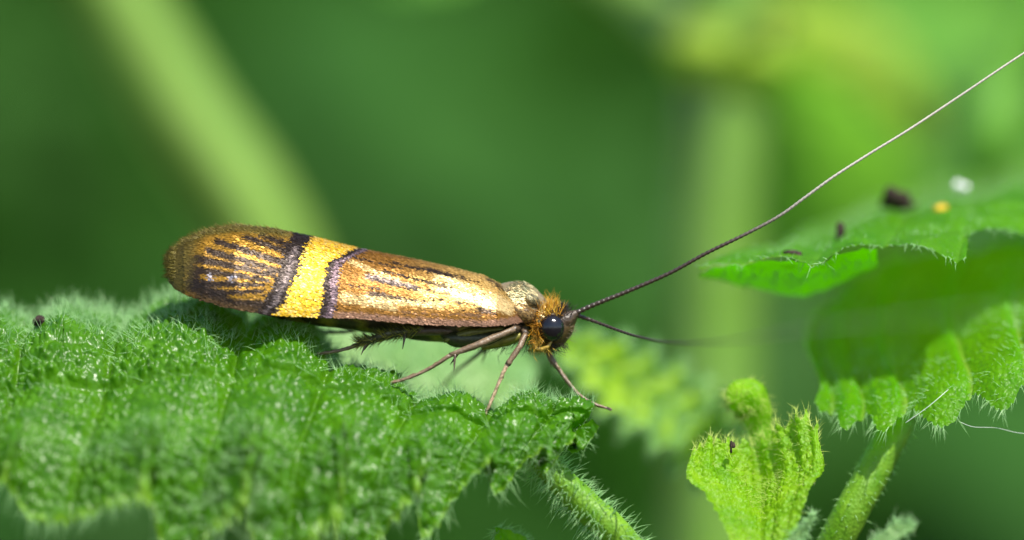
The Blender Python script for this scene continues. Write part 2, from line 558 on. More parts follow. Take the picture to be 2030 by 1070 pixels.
# ---- the broad leaf the moth stands on
cx = [-260, -100, 50, 200, 350, 480, 580, 680, 800, 920, 1030, 1110, 1165]
rows = [
    ([672, 660, 645, 625, 612, 616, 645, 730, 812, 842, 846, 832, 836], [2.2, 2.2, 2.2, 2.2, 2.2, 2.2, 2.1, 2.0, 1.8, 1.5, 1.2, .8, .4]),
    ([676, 666, 657, 647, 645, 652, 672, 724, 790, 822, 824, 808, 830], [1.1, 1.1, 1.1, 1.1, 1.1, 1.1, 1.1, 1.1, .9, .8, .6, .4, .2]),
    ([690, 680, 674, 676, 683, 690, 703, 738, 788, 812, 808, 798, 828], [0, 0, 0, 0, 0, 0, 0, 0, 0, 0, 0, 0, 0]),
    ([800, 785, 772, 766, 756, 748, 752, 775, 815, 838, 832, 822, 834], [-.8, -.8, -.8, -.8, -.8, -.8, -.7, -.6, -.5, -.4, -.4, -.3, -.1]),
    ([850, 850, 845, 840, 830, 825, 825, 840, 862, 875, 862, 848, 842], [-1.7, -1.7, -1.7, -1.7, -1.7, -1.7, -1.5, -1.3, -1.1, -.9, -.7, -.4, -.15]),
    ([910, 915, 915, 915, 915, 910, 910, 915, 930, 925, 902, 878, 852], [-2.4, -2.4, -2.4, -2.4, -2.4, -2.4, -2.2, -1.9, -1.5, -1.1, -.8, -.5, -.2]),
    ([1010, 1015, 1030, 1060, 1110, 1140, 1160, 1150, 1100, 1010, 962, 915, 868], [-2.8, -2.8, -2.8, -2.8, -2.8, -2.8, -2.6, -2.2, -1.7, -1.3, -.9, -.5, -.2]),
]
notch = np.array([-400, -230, -110, 15, 295, 485, 660, 815, 955, 1055, 1120, 1170, 1300.0])
def lobe(u):
    k = np.clip(np.searchsorted(notch, u) - 1, 0, len(notch) - 2)
    return (u - notch[k]) / (notch[k + 1] - notch[k]), k
def cut_main(u):
    f, k = lobe(u)
    t = ss(0, 0.16, f) * (1 - 0.95 * ss(0.22, 1.02, f))
    amp = np.interp(u, [-400, 650, 800, 1170], [0.08, 0.08, 0.11, 0.17])
    fine = 0.008 * np.sin(u * 0.35) + 0.006 * np.sin(u * 0.9)
    hi = 1 - amp * (1 - t) + fine
    fb = np.mod(u / 120 + 0.3, 1)
    lo = 0.035 * np.abs(np.sin(np.pi * fb)) + 0.01 * np.sin(u * 0.5)
    return np.clip(lo, 0, 0.2), np.clip(hi, 0.5, 1.02)
def lateral_main(u, md):
    f, k = lobe(u + 150 * np.clip(md, 0, 1) - 150 * np.clip(-md, 0, 1) * 0.6 - 95)
    return np.abs(f - 0.35)
def ruffle_main(u, v, VV):
    f, k = lobe(u - 130 * (1 - v))
    return 0.55 * (f - 0.45) * ss(0.62, 0.97, v) + 0.16 * np.exp(-((f - 0.93) / 0.07) ** 2) * ss(0.72, 0.9, v)
def margin_main(u, v):
    f, k = lobe(u - 130 * (1 - v))
    return 0.7 * np.exp(-((f - 0.95) / 0.05) ** 2) * ss(0.92, 0.98, v) + 0.7 * ss(0.975, 0.99, v)
main_leaf, LG, LN = blade('leaf', plant, M['leaf'], net(cx, rows), cx, np.linspace(-250, 1164, 620), 190, cut_main, ruffle_main,
    midrib=0.5, bull=0.10, bsize=0.31, hairs=5200, hlen=(0.18, 0.5), hrad=0.0072, lean=(-0.05, 0, 0.15), edge_hairs=1300, hweight=lambda VV: 0.16 + 1.3 * (1 - ss(0.34, 0.46, VV)) + 0.5 * ss(0.66, 0.8, VV),
    side=-1.0, margin=margin_main, edge_up=0.9, near_edge=420, lateral=lateral_main, gr=0.17, edge_len=(0.25, 0.6), label='broad hairy toothed leaf carrying the moth')
stem('leaf_stalk', plant, [(1040, 880, -.2), (1090, 930, -.25), (1160, 1000, -.3), (1240, 1080, -.2), (1330, 1230, .8), (1420, 1420, 2.2), (1470, 1560, 3)],
     [.16, .27, .30, .32, .34, .4, .45], M['stem'], hairs=1500, hlen=(0.2, 0.42), hrad=0.011, label='hairy stalk of the broad leaf')
stem('stem', plant, [(1505, 1090, 1.5), (1480, 1190, 2.4), (1478, 1300, 3), (1475, 1560, 3), (1478, 2600, 3), (1480, 8300, 4)], [.3, .35, .5, .7, .9, 1.1], M['stem'], ridge=0.08, label='upright stem of the hairy plant')
bpy.context.view_layer.update()

# ---- pale leaf lying behind the moth's legs
pc = [430, 520, 620, 740, 850, 950, 1020, 1062]
prow = [
    ([648, 640, 640, 645, 650, 662, 690, 735], [6.5] * 8),
    ([665, 662, 665, 672, 680, 695, 715, 745], [5.6] * 8),
    ([690, 690, 700, 710, 722, 735, 745, 755], [4.8] * 8),
    ([720, 730, 750, 765, 775, 780, 778, 765], [4.0] * 8),
    ([760, 780, 810, 835, 850, 850, 820, 775], [3.2] * 8),
]
blade('leaf', plant, M['leaf_pale'], net(pc, prow), pc, np.linspace(430, 1060, 160), 60, lambda u: (0.03 * np.abs(np.sin(u / 40)), 1 - 0.06 * np.abs(np.sin(u / 45))),
      bull=0.06, bsize=0.4, hairs=2600, hlen=(0.2, 0.4), hrad=0.012, edge_hairs=500, side=-1, label='pale leaf lying behind the moth')

# ---- blurred toothed leaf behind the head
sp = [(1085, 668, 7.6), (1160, 712, 7.4), (1250, 770, 7.2), (1345, 835, 7.0), (1425, 905, 6.4), (1485, 1010, 5.0)]
def teeth(n, a, lean=0.3):
    def f(u):
        t = np.mod(u * n, 1)
        w = a * np.where(t < lean, 1 - t / lean, (t - lean) / (1 - lean))
        return w, 1 - w
    return f
blade('leaf', plant, M['leaf_mid'], spine_net(sp, (0.62, 0.45, 0.75), [.2, .75, 1.05, 1.1, .95, .3], arch=0.25), np.linspace(0, 1, 6), np.linspace(0, 1, 200), 60,
      teeth(9, 0.22), bull=0.08, bsize=0.4, gr=.12, lateral=lambda u, md: np.abs(np.mod(u * 9 - 2 * np.abs(md), 1) - .5), hairs=1200, hlen=(0.2, 0.4), hrad=0.012, edge_hairs=600, side=1, label='toothed leaf reaching up behind the head of the moth')

# ---- young yellow-green leaf, its other half and the curled bud
def net3(rows_):
    return [P(x, y, d) for x, y, d in rows_]
yc = [0, 1, 2, 3, 4, 5, 6]
yrow = [
    ([1478, 1488, 1498, 1508, 1518, 1530, 1540], [1150] * 7, [-1.7] * 7),
    ([1438, 1460, 1484, 1508, 1532, 1554, 1578], [1055] * 7, [-1.3, -1.2, -1.0, -.85, -1.0, -1.2, -1.3]),
    ([1394, 1432, 1470, 1508, 1545, 1582, 1606], [980, 986, 990, 992, 985, 975, 970], [-.85, -.6, -.3, .15, -.35, -.6, -.85]),
    ([1360, 1405, 1455, 1508, 1560, 1602, 1634], [945, 930, 935, 945, 925, 915, 930], [-.5, -.15, .2, .8, .25, -.1, -.45]),
    ([1374, 1408, 1448, 1500, 1548, 1594, 1624], [888, 864, 868, 868, 836, 806, 876], [.1, .3, .6, 1.1, .8, .4, .1]),
]
def young_cut(u):
    t = np.mod(u * 2.6 + 0.2 * np.sin(u * 3), 1)
    return 0 * u, 1 - 0.07 * np.where(t < .3, 1 - t / .3, (t - .3) / .7) + 0.002 * np.sin(u * 40)
blade('young_leaf', plant, M['leaf_young'], net3(yrow), yc, np.linspace(0, 6, 240), 110, young_cut, bull=0.05, bsize=0.19, hairs=900, hlen=(0.12, 0.3), hrad=0.006, gr=0.03,
      hmat='hair_young', edge_hairs=300, edges=(1,), both=True, midrib=-1, lateral=lambda u, md: np.where(np.abs(u - 3) < .5, np.abs(u - 3) * .8, np.abs(np.mod(u + .8 * md, 1.1) - .55) + .03), side=1,
      ruffle=lambda u, v, VV: 0.07 * np.sin(u * 2 * np.pi * 1.3) * ss(.5, 1, v), label='yellow-green young leaf with toothed upper edge and a dark splinter on it')
stem('curled_bud', plant, [(1512, 960, 1.5), (1510, 900, 1.6), (1506, 850, 1.7), (1498, 815, 1.7), (1484, 792, 1.6), (1466, 790, 1.4), (1454, 806, 1.2)], [.2, .2, .22, .3, .38, .33, .1], M['leaf_young'],
     hairs=700, hlen=(.1, .24), hrad=.008, sides=24, hmat='hair_young', ridge=0.1, label='curled tip of an unopened leaf')

# ---- right upper leaf: folded edge with debris lying on it
rc = [1385, 1440, 1520, 1580, 1622, 1680, 1760, 1840, 1912, 1922, 1990, 2090, 2250]
urow = [   # from the far edge, over the fold, down the underside
    ([530, 512, 490, 470, 455, 430, 402, 380, 362, 358, 345, 325, 290], [2.4, 3.2, 4.6, 7, 9, 12, 15, 16, 16, 16, 16, 16, 16]),
    ([531, 515, 497, 484, 473, 452, 430, 417, 405, 402, 390, 375, 345], [2.2, 2.5, 3, 4, 4.6, 5.2, 5.4, 5.4, 5.4, 5.4, 5.4, 5.4, 5.4]),
    ([534, 520, 508, 502, 496, 476, 462, 458, 452, 436, 426, 420, 405], [2, 1.9, 1.8, 1.9, 2, 2.4, 2.6, 2.4, 2.2, 3, 3.5, 3.6, 3.6]),
    ([540, 528, 520, 520, 526, 500, 488, 500, 519, 470, 461, 465, 470], [1.8, 1.4, .9, .6, .3, .7, 1.0, .8, .3, 1.6, 2.2, 2.4, 2.4]),
]
blade('leaf', plant, M['leaf_right'], net(rc, urow), rc, np.linspace(1386, 2240, 330), 80,
      lambda u: (0 * u, 1 - 0.012 * np.abs(np.sin(u / 9))), bull=0.045, bsize=0.3, hairs=1900, hlen=(0.08, 0.2), hrad=0.0095, gr=0.06, lateral=lambda u, md: np.abs(np.mod(u / 140 + .5 * md, 1) - .5), edge_hairs=170, edges=(1,), edge_len=(.12, .36),
      midrib=-1, gravity=0.35, side=-1, label='leaf with a wavy front edge and dark crumbs on top')
uc = [1385, 1440, 1520, 1580, 1622, 1680, 1740]
lrow = [   # the turned-under tip below the edge
    ([539, 526, 517, 517, 522, 497, 489], [1.9, 1.52, 1.05, .76, .48, .9, 1.25]),
    ([545, 546, 550, 553, 552, 530, 515], [2.4, 2.4, 2.2, 2.2, 2.2, 2.2, 2.2]),
    ([548, 560, 578, 586, 580, 555, 525], [3.0, 3.2, 3.4, 3.4, 3.4, 3.4, 3.4]),
]
blade('leaf_underside', plant, M['leaf_right'], net(uc, lrow), uc, np.linspace(1386, 1738, 140), 40, lambda u: (0 * u, 1 - .05 * np.abs(np.sin(u / 18))), bull=0.04, bsize=0.4, hairs=300, hlen=(0.1, 0.25), midrib=-1, side=-1,
      label='turned-under tip of the wavy leaf')

# ---- right lower leaf: hairy lobes below, shaded hollow above
qc = [1596, 1640, 1700, 1770, 1840, 1910, 1980, 2060, 2250]
qrow = [
    ([600, 560, 530, 510, 500, 495, 490, 485, 480], [7.5, 8, 8.2, 8.4, 8.4, 8.4, 8.4, 8.4, 8.4]),
    ([645, 630, 610, 595, 585, 575, 560, 545, 520], [6.5, 6.6, 6.6, 6.4, 6.2, 6, 5.8, 5.6, 5.2]),
    ([690, 690, 690, 680, 665, 645, 620, 600, 570], [5.2, 5, 4.8, 4.4, 4, 3.6, 3.2, 3, 2.6]),
    ([735, 745, 750, 740, 725, 700, 675, 650, 610], [3.6, 3.2, 2.8, 2.4, 2, 1.7, 1.5, 1.3, 1]),
    ([780, 798, 800, 790, 775, 755, 730, 705, 660], [2.2, 1.6, 1.3, 1, .7, .5, .4, .3, 0]),
    ([815, 858, 868, 866, 862, 852, 828, 806, 760], [1.4, .9, .6, .3, 0, -.1, -.2, -.3, -.4]),
]
qn = np.array([1560, 1626, 1690, 1772, 1908, 2030, 2150, 2300.0])
def qlobe(u):
    k = np.clip(np.searchsorted(qn, u) - 1, 0, len(qn) - 2)
    return (u - qn[k]) / (qn[k + 1] - qn[k]), k
def cut_q(u):
    f, k = qlobe(u)
    t = np.clip(np.sin(np.pi * np.clip(f, 0, 1) ** 1.9), 0, 1) ** 0.75
    return 0 * u, 1 - 0.15 * (1 - t) + 0.006 * np.sin(u * 0.5)
def ruffle_q(u, v, VV):
    f, k = qlobe(u)
    return (0.16 + 0.05 * np.sin(k * 2.3)) * (np.sin(np.pi * np.clip(f, 0, 1) ** 1.4) - 0.4) * ss(0.7, 0.92, v)
blade('leaf', plant, M['leaf_right'], net3([([q + x0 * (1 - (q - 1596) / 700) for q in qc], y_, d_) for x0, (y_, d_) in zip((70, 12, 0, 16, 30, 10), qrow)]), qc, np.linspace(1597, 2240, 330), 130, cut_q, ruffle_q, midrib=-1, bull=0.045, bsize=0.24,
      hairs=2000, hlen=(0.12, 0.32), hrad=0.007, edge_hairs=200, edges=(1,), edge_len=(.15, .4), lean=(0, 0, -0.25), gravity=0.3, side=-1, vstr=0.55, gr=0.07,
      lateral=lambda u, md: np.abs(qlobe(u + 60 * (1 - np.clip(md, 0, 2) / 2))[0] - 0.03), label='hairy leaf with rounded lobes along its lower edge')
stem('leaf_stalk', plant, [(1800, 800, 1.9), (1768, 862, 1.5), (1718, 960, 1.1), (1664, 1060, 1.1), (1590, 1220, 1.8), (1480, 1420, 3)], [.3, .34, .34, .36, .4, .45], M['stem'],
     hairs=250, hlen=(0.1, 0.2), label='stalk of the lobed leaf')
stem('leaf_stalk', plant, [(2240, 440, 6), (2300, 600, 6), (2320, 900, 5.5), (2150, 1250, 4.5), (1800, 1480, 3.6), (1478, 1600, 3)], [.2, .3, .34, .36, .4, .4], M['stem'])
stem('leaf_stalk', plant, [(600, 760, 4.6), (610, 900, 5), (680, 1140, 5), (1000, 1400, 4.5), (1474, 1540, 3)], [.12, .2, .26, .3, .36], M['stem'], hairs=300)

# ---- small leaves just showing at the lower edge
for pts, acr, prof, mat, lab in (
    ([(800, 1300, -1.2), (830, 1215, -1.2), (865, 1150, -1.2), (935, 1100, -1.3)], (0.3, 0.6, 0.7), [.2, .5, .45, .05], 'leaf_young', 'bright small leaf tip at the foot of the broad leaf'),
    ([(1060, 1200, .6), (1040, 1130, .6), (1015, 1080, .6), (985, 1045, .5)], (0.9, 0.4, 0.5), [.2, .45, .4, .05], 'leaf_right', 'small leaf tip beside the hairy stalk'),
    ([(1500, 1240, -1.6), (1530, 1150, -1.6), (1570, 1080, -1.5), (1612, 1018, -1.4)], (0.9, 0.3, 0.6), [.2, .5, .45, .05], 'leaf_pale', 'pale leaf tip in front of the young leaves'),
    ([(1640, 1260, -2), (1690, 1150, -2), (1750, 1080, -2), (1815, 1048, -2)], (0.7, 0.5, 0.9), [.3, .6, .5, .05], 'leaf_pale', 'pale leaf tip below the lobed leaf')):
    blade('small_leaf', plant, M[mat], spine_net(pts, acr, prof, arch=0.2), np.linspace(0, 1, 4), np.linspace(0, 1, 90), 40, teeth(5, 0.1), bull=0.04, bsize=0.25,
          hairs=450, hlen=(0.12, 0.3), edge_hairs=120, both=True, label=lab)
    e = pts[0]
    stem('leaf_stalk', plant, [e, ((e[0] + 1477) / 2, 1350, (e[2] + 3) / 2), (1477, 1500, 3)], [.14, .2, .3], M['stem'])

# ------------------------------------------------------------------ blurred plants behind
tall = thing('tall_plant', 'tall blurred plant with square stem and leaves drooping from a joint', 'plant', P(1420, 6500, 24).tolist())
stem('stem', tall, [(1400, 7400, 24), (1400, 2000, 24), (1410, 1000, 24), (1418, 500, 24), (1440, 100, 24), (1450, -300, 24), (1455, -900, 24)],
     [1.2, 1.1, 1.0, .92, .88, .8, .7], M['stem_tall'], ridge=0.1, per=8, label='square upright stem of the blurred plant')
stem('stem_joint', tall, [(1430, 170, 24), (1440, 110, 24), (1450, 60, 24)], [1.0, 1.45, 1.0], M['leaf_top'], sides=20, label='swollen joint where the stalks leave the stem')
stem('leaf_stalk', tall, [(1440, 100, 25), (1380, 70, 27), (1300, 10, 29), (1200, -60, 31), (1050, -130, 32)], [.9, .75, .65, .6, .5], M['stem_back'])
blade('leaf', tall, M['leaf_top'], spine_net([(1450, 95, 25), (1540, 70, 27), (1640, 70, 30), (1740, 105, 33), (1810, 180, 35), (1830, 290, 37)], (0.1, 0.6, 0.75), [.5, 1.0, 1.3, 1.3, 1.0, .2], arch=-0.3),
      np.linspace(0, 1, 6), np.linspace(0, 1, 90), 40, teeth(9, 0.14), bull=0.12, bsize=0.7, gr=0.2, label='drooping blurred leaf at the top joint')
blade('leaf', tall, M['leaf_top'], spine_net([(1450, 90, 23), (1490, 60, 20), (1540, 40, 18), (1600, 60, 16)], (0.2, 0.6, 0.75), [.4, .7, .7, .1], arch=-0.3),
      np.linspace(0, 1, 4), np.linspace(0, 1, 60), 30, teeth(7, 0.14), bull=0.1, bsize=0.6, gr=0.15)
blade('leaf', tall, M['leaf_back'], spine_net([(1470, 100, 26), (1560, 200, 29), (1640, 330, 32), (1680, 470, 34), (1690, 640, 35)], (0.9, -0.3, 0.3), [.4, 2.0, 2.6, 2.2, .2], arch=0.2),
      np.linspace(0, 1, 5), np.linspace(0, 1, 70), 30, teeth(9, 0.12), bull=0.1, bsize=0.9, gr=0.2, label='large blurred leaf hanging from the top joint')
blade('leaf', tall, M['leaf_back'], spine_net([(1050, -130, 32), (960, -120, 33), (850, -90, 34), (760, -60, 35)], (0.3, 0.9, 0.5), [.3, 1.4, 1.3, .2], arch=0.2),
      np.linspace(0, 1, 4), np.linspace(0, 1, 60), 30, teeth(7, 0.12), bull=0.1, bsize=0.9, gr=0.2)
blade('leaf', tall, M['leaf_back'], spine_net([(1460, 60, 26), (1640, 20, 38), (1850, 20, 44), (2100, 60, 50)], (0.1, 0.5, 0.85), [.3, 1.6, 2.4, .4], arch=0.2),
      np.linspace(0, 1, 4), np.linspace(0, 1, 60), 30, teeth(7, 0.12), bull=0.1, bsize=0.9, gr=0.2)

slant = thing('leaning_stem', 'pale blurred stem leaning across the dark green behind the wing', 'stem', P(450, 6500, 30).tolist())
stem('stem', slant, [(450, 7600, 30), (500, 2600, 30), (590, 1300, 30), (610, 1000, 30), (600, 700, 30), (515, 460, 30), (352, 200, 30), (200, -60, 30), (-20, -420, 30), (-360, -1000, 30)],
     [1.2, 1.1, 1.05, 1.02, 1.0, .98, .9, .84, .8, .7], M['stem_back'], ridge=0.08)

side_plant = thing('side_plant', 'blurred plant with a slanting pale stalk at the right of the wavy leaf', 'plant', P(2200, 6500, 34).tolist())
stem('stem', side_plant, [(2200, 7600, 34), (2250, 2400, 34), (2240, 1000, 34), (2230, 300, 34), (2240, -300, 34)], [1.1, 1, .9, .85, .7], M['stem_back'], ridge=0.08)
stem('leaf_stalk', side_plant, [(2230, 560, 33), (2120, 500, 26), (1960, 330, 20), (2010, 150, 20), (2080, -20, 20)], [.5, .5, .45, .45, .4], M['leaf_back'])
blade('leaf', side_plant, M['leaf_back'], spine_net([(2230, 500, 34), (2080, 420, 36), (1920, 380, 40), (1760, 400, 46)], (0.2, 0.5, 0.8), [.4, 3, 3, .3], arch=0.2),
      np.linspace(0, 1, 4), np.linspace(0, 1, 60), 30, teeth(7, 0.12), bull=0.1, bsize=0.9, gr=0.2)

# ------------------------------------------------------------------ the moth
moth = thing('moth', 'gold and brown longhorn moth with yellow wing band standing on hairy leaf', 'moth', P(900, 800, 0.2).tolist())
WX = np.array([333, 338, 350, 370, 410, 470, 540, 620, 715, 800, 900, 960, 990, 1025, 1056])
WT = np.array([528, 508, 490, 472, 455, 445, 452, 469, 493, 509, 531, 547, 562, 594, 622])
WB = np.array([546, 560, 573, 584, 598, 614, 624, 628, 631, 640, 645, 646, 645, 640, 632])

def wing_pt(x, t):
    """x in photo units along the wing, t 0 lower edge .. 1 ridge"""
    top, bot = np.interp(x, WX, WT), np.interp(x, WX, WB)
    ph = t * math.radians(78)
    zf = np.sin(ph) / math.sin(math.radians(78))
    H = (bot - top) / 100
    d = 0.62 - 0.84 * H * (np.cos(ph) - math.cos(math.radians(78))) - 0.34 * ss(880, 1010, x) * np.cos(ph)
    return P(x, bot + (top - bot) * zf, d), bot + (top - bot) * zf

def segd(x, y, a, b, w0, w1):
    """soft mask of a tapering streak from a to b"""
    ax, ay = a
    bx, by = b
    dx, dy = bx - ax, by - ay
    t = np.clip(((x - ax) * dx + (y - ay) * dy) / (dx * dx + dy * dy), 0, 1)
    dist = np.hypot(x - ax - t * dx, y - ay - t * dy)
    w = w0 + (w1 - w0) * t
    return 1 - ss(0.6, 1.25, dist / w)

def wing_colour(x, y):
    n = len(x)
    jx = x + 3 * rng.standard_normal(n)
    jy = y + 1.2 * rng.standard_normal(n)
    def mixc(c, m, k):
        return c * (1 - m[:, None]) + np.array(k) * m[:, None]
    c = np.tile(np.array([0.25, 0.11, 0.010]), (n, 1))
    LB = np.interp(y, [470, 475, 500, 540, 580, 600, 625], [626, 622, 607, 596, 578, 568, 548])
    RB = np.interp(y, [485, 493, 505, 513, 522, 560, 600, 632], [735, 715, 690, 672, 655, 645, 645, 634])
    # basal half: gold brown, brighter gold towards the root with a painted highlight
    c = mixc(c, ss(760, 1000, jx) * 0.9 * (1 - ss(606, 622, jy)), (0.66, 0.42, 0.12))
    c = mixc(c, 0.85 * segd(jx, jy, (733, 592), (880, 606), 8, 7), (0.62, 0.46, 0.2))
    c = mixc(c, 0.7 * segd(jx, jy, (690, 590), (790, 612), 12, 6), (0.55, 0.40, 0.17))
    c = mixc(c, 0.75 * segd(jx, jy, (700, 520), (870, 590), 5, 4), (0.62, 0.44, 0.18))
    c = mixc(c, 0.85 * segd(jx, jy, (880, 560), (1015, 612), 18, 14), (0.82, 0.62, 0.28))  # highlight near the root, painted into the scale colour
    c = mixc(c, 0.6 * segd(jx, jy, (820, 552), (960, 580), 5, 8), (0.75, 0.5, 0.14))
    bot = np.interp(x, WX, WB)
    c = mixc(c, (1 - ss(8, 15, bot - jy)) * ss(650, 680, jx), (0.32, 0.17, 0.10))
    dk = (0.022, 0.012, 0.007)
    li = (0.13, 0.10, 0.095)
    for a, b, w0, w1, k in (((782, 522), (950, 561), 2.5, 1.5, dk), ((850, 535), (905, 549), 5, 4, dk), ((767, 540), (912, 573), 2.5, 1.6, dk),
                            ((734, 549), (827, 571), 6.5, 5, li), ((740, 554), (825, 574), 3, 3, dk), ((827, 571), (900, 585), 2, 1.2, dk), ((741, 582), (786, 590), 6, 4, dk),
                            ((786, 590), (850, 599), 2, 1.2, dk), ((958, 614), (986, 622), 7, 5, dk), ((880, 560), (975, 590), 1.4, 1.2, (.2, .1, .03)),
                            ((973, 556), (1024, 594), 3, 3, dk), ((690, 508), (800, 534), 2.2, 1.4, dk), ((800, 548), (960, 590), 1.8, 1.2, dk), ((700, 566), (760, 574), 2, 1.4, dk), ((860, 592), (950, 606), 1.6, 1.2, dk), ((820, 530), (930, 552), 1.5, 1.2, dk), ((900, 622), (960, 626), 2, 3, (.2, .1, .04)), ((800, 618), (880, 624), 2, 1.5, (.2, .1, .04))):
        c = mixc(c, segd(jx, jy, a, b, w0, w1) * 0.92, k)
    # tip third: gold brown with dark rays, olive rim
    tip = (jx < LB - 20)
    ct = np.tile(np.array([0.33, 0.17, 0.010]), (n, 1))
    for a, b, w0, w1 in (((491, 470), (572, 500), 4, 5), ((437, 479), (562, 521), 5, 5), ((420, 497), (556, 538), 6, 4.5), ((398, 513), (546, 546), 7, 4), ((405, 537), (538, 557), 6, 3.5),
                         ((410, 563), (530, 566), 6, 3), ((425, 581), (526, 578), 5, 3), ((522, 467), (575, 487), 4, 5), ((455, 602), (548, 607), 7, 9), ((385, 566), (470, 606), 12, 8), ((383, 520), (392, 560), 9, 10)):
        ct = mixc(ct, segd(jx, jy, a, b, w0 * 1.4, w1 * 1.35) * 0.97, dk)
    for a in ((422, 551), (464, 553)):
        ct = mixc(ct, 0.8 * (1 - ss(4, 9, np.hypot(jx - a[0], jy - a[1]))), (0.3, 0.3, 0.36))
    top = np.interp(x, WX, WT)
    rim = (1 - ss(6, 24, jy - top)) * (1 - ss(560, 625, jx))
    ct = mixc(ct, rim, (0.13, 0.10, 0.012))
    ct = mixc(ct, 1 - ss(372, 405, jx + 0.25 * (jy - 520)), (0.11, 0.08, 0.01))
    ct = mixc(ct, (1 - ss(3, 16, bot - jy)) * ss(360, 400, jx), (0.10, 0.055, 0.018))
    c = np.where(tip[:, None], ct, c)
    # borders and the yellow band
    e = LB - jx
    c = mixc(c, ((e > 0) & (e < 40)).astype(float), dk)
    c = mixc(c, 0.85 * (1 - ss(3, 8, np.abs(e - 19))) * (y > 490), li)
    e = jx - RB
    c = mixc(c, ((e > -2) & (e < 30)).astype(float), dk)
    c = mixc(c, 0.9 * (1 - ss(3, 9, np.abs(e - 21))), (0.19, 0.125, 0.145))
    band = ((jx > LB) & (jx < RB)).astype(float)
    yel = np.where(rng.random((n, 1)) < 0.3, np.array([[0.85, 0.62, 0.16]]), np.array([[0.80, 0.47, 0.018]]))
    c = c * (1 - band[:, None]) + yel * band[:, None]
    return c * (0.8 + 0.4 * rng.random((n, 1)))

def build_wing():
    nu, nt_ = 160, 36
    xs = np.linspace(334, 1055, nu)
    X, T = np.meshgrid(xs, np.linspace(0, 1, nt_), indexing='ij')
    G, _ = wing_pt(X, T)
    wing = mesh_np('forewing', G.reshape(-1, 3), [grid_faces(nu, nt_)], M['membrane'], moth)
    wing['label'] = 'forewing with yellow band and dark rays on gold'
    # overlapping scales
    sx, st = 2.9, 0.0145
    gx = np.arange(338, 1052, sx)
    gt = np.arange(0.005, 1.0, st)
    X, T = np.meshgrid(gx, gt, indexing='ij')
    X = (X + (np.arange(len(gt)) % 2)[None] * sx / 2 + rng.normal(0, 1.1, X.shape)).ravel()
    T = np.clip(T + rng.normal(0, 0.006, T.shape), 0.0, 1).ravel()
    X = np.clip(X, 336, 1054)
    p, y = wing_pt(X, T)
    px_, _ = wing_pt(X - 1.5, T)
    pt_, _ = wing_pt(X, np.clip(T + 0.01, 0, 1.02))
    along = unit(px_ - p)                           # towards the tip
    up = unit(pt_ - p)
    nrm = unit(np.cross(along, up))
    nrm *= np.sign((nrm * np.array([0, -1, 0.2])).sum(-1, keepdims=True))
    n = len(X)
    a = rng.normal(0, 0.13, (n, 1))
    al = unit(along + a * up)
    wd = unit(np.cross(nrm, al))
    tilt = rng.normal(0, 0.10, (n, 1))
    wd = unit(wd + tilt * nrm)
    ln = rng.uniform(0.06, 0.10, (n, 1))
    hw = rng.uniform(0.014, 0.021, (n, 1))
    lift = rng.uniform(0.008, 0.020, (n, 1))
    b = p + nrm * 0.004
    V = np.stack([b - wd * hw * 0.5, b + wd * hw * 0.5, b + al * ln * 0.6 + wd * hw + nrm * lift * 0.75, b + al * ln + wd * hw * 0.45 + nrm * lift,
                  b + al * ln - wd * hw * 0.45 + nrm * lift * 0.9, b + al * ln * 0.6 - wd * hw + nrm * lift * 0.6], 1)
    base = np.arange(n)[:, None] * 6
    F = [(base + np.array([[0, 1, 2, 5]])), (base + np.array([[5, 2, 3, 4]]))]
    col = wing_colour(X, y)
    sc = mesh_np('wing_scales', V.reshape(-1, 3), F, M['scale'], wing, smooth=False, col=np.repeat(col, 6, 0))
    sc['kind'] = 'stuff'
    # fringe of hair-like scales round the tip
    m = 3600
    s = rng.random(m)
    X0 = np.where(s < 0.62, 334 + 235 * rng.random(m) ** 1.4, 334 + 260 * rng.random(m) ** 1.4)
    T0 = np.where(s < 0.62, rng.uniform(0.8, 1.0, m), rng.uniform(0.0, 0.1, m))
    w = rng.random(m) < 0.45
    X0 = np.where(w, 336 + rng.random(m) * 14, X0)
    T0 = np.where(w, rng.random(m), T0)
    r, yy = wing_pt(X0, T0)
    cen = P(470, 535, 0.3)
    o = r - cen
    o[:, 1] *= 0.3
    o = unit(o) + np.array([-0.5, 0, 0]) + np.where((X0 > 400) & (T0 > .5), 1.0, 0.0)[:, None] * ss(400, 500, X0)[:, None] * np.array([-1.6, 0, -0.2]) + 0.12 * rng.standard_normal((m, 3))
    le = rng.uniform(0.16, 0.28, m) * np.where(T0 < 0.15, 0.6, 1.0)
    hv, hf = hair_geo(r - unit(o) * 0.12, o, le, rng.uniform(0.007, 0.011, m), 0.12 * le[:, None] * rng.standard_normal((m, 3)))
    olive, brown = np.array([0.17, 0.135, 0.012]), np.array([0.08, 0.05, 0.014])
    k = ss(545, 575, yy)[:, None]
    col = (olive * (1 - k) + brown * k) * rng.uniform(0.6, 1.3, (m, 1))
    fr = mesh_np('wing_fringe', hv, hf, M['fringe'], wing, col=np.repeat(col, len(hv) // m, 0))
    fr['kind'] = 'stuff'
    return wing
wing = build_wing()
# the far forewing is the mirror image of the near one, across the plane of the back
MIRROR = 1.25
far = bpy.data.objects.new('forewing', wing.data)
COL.objects.link(far)
far.parent = moth
far.matrix_parent_inverse = moth.matrix_world.inverted()
far.scale = (1, -1, 1)
far.location = (0, MIRROR, 0.0)
far['label'] = 'far forewing behind the ridge of the back'
for ch in wing.children:
    c = ch.copy()
    COL.objects.link(c)
    c.parent = far
    c.matrix_parent_inverse.identity()

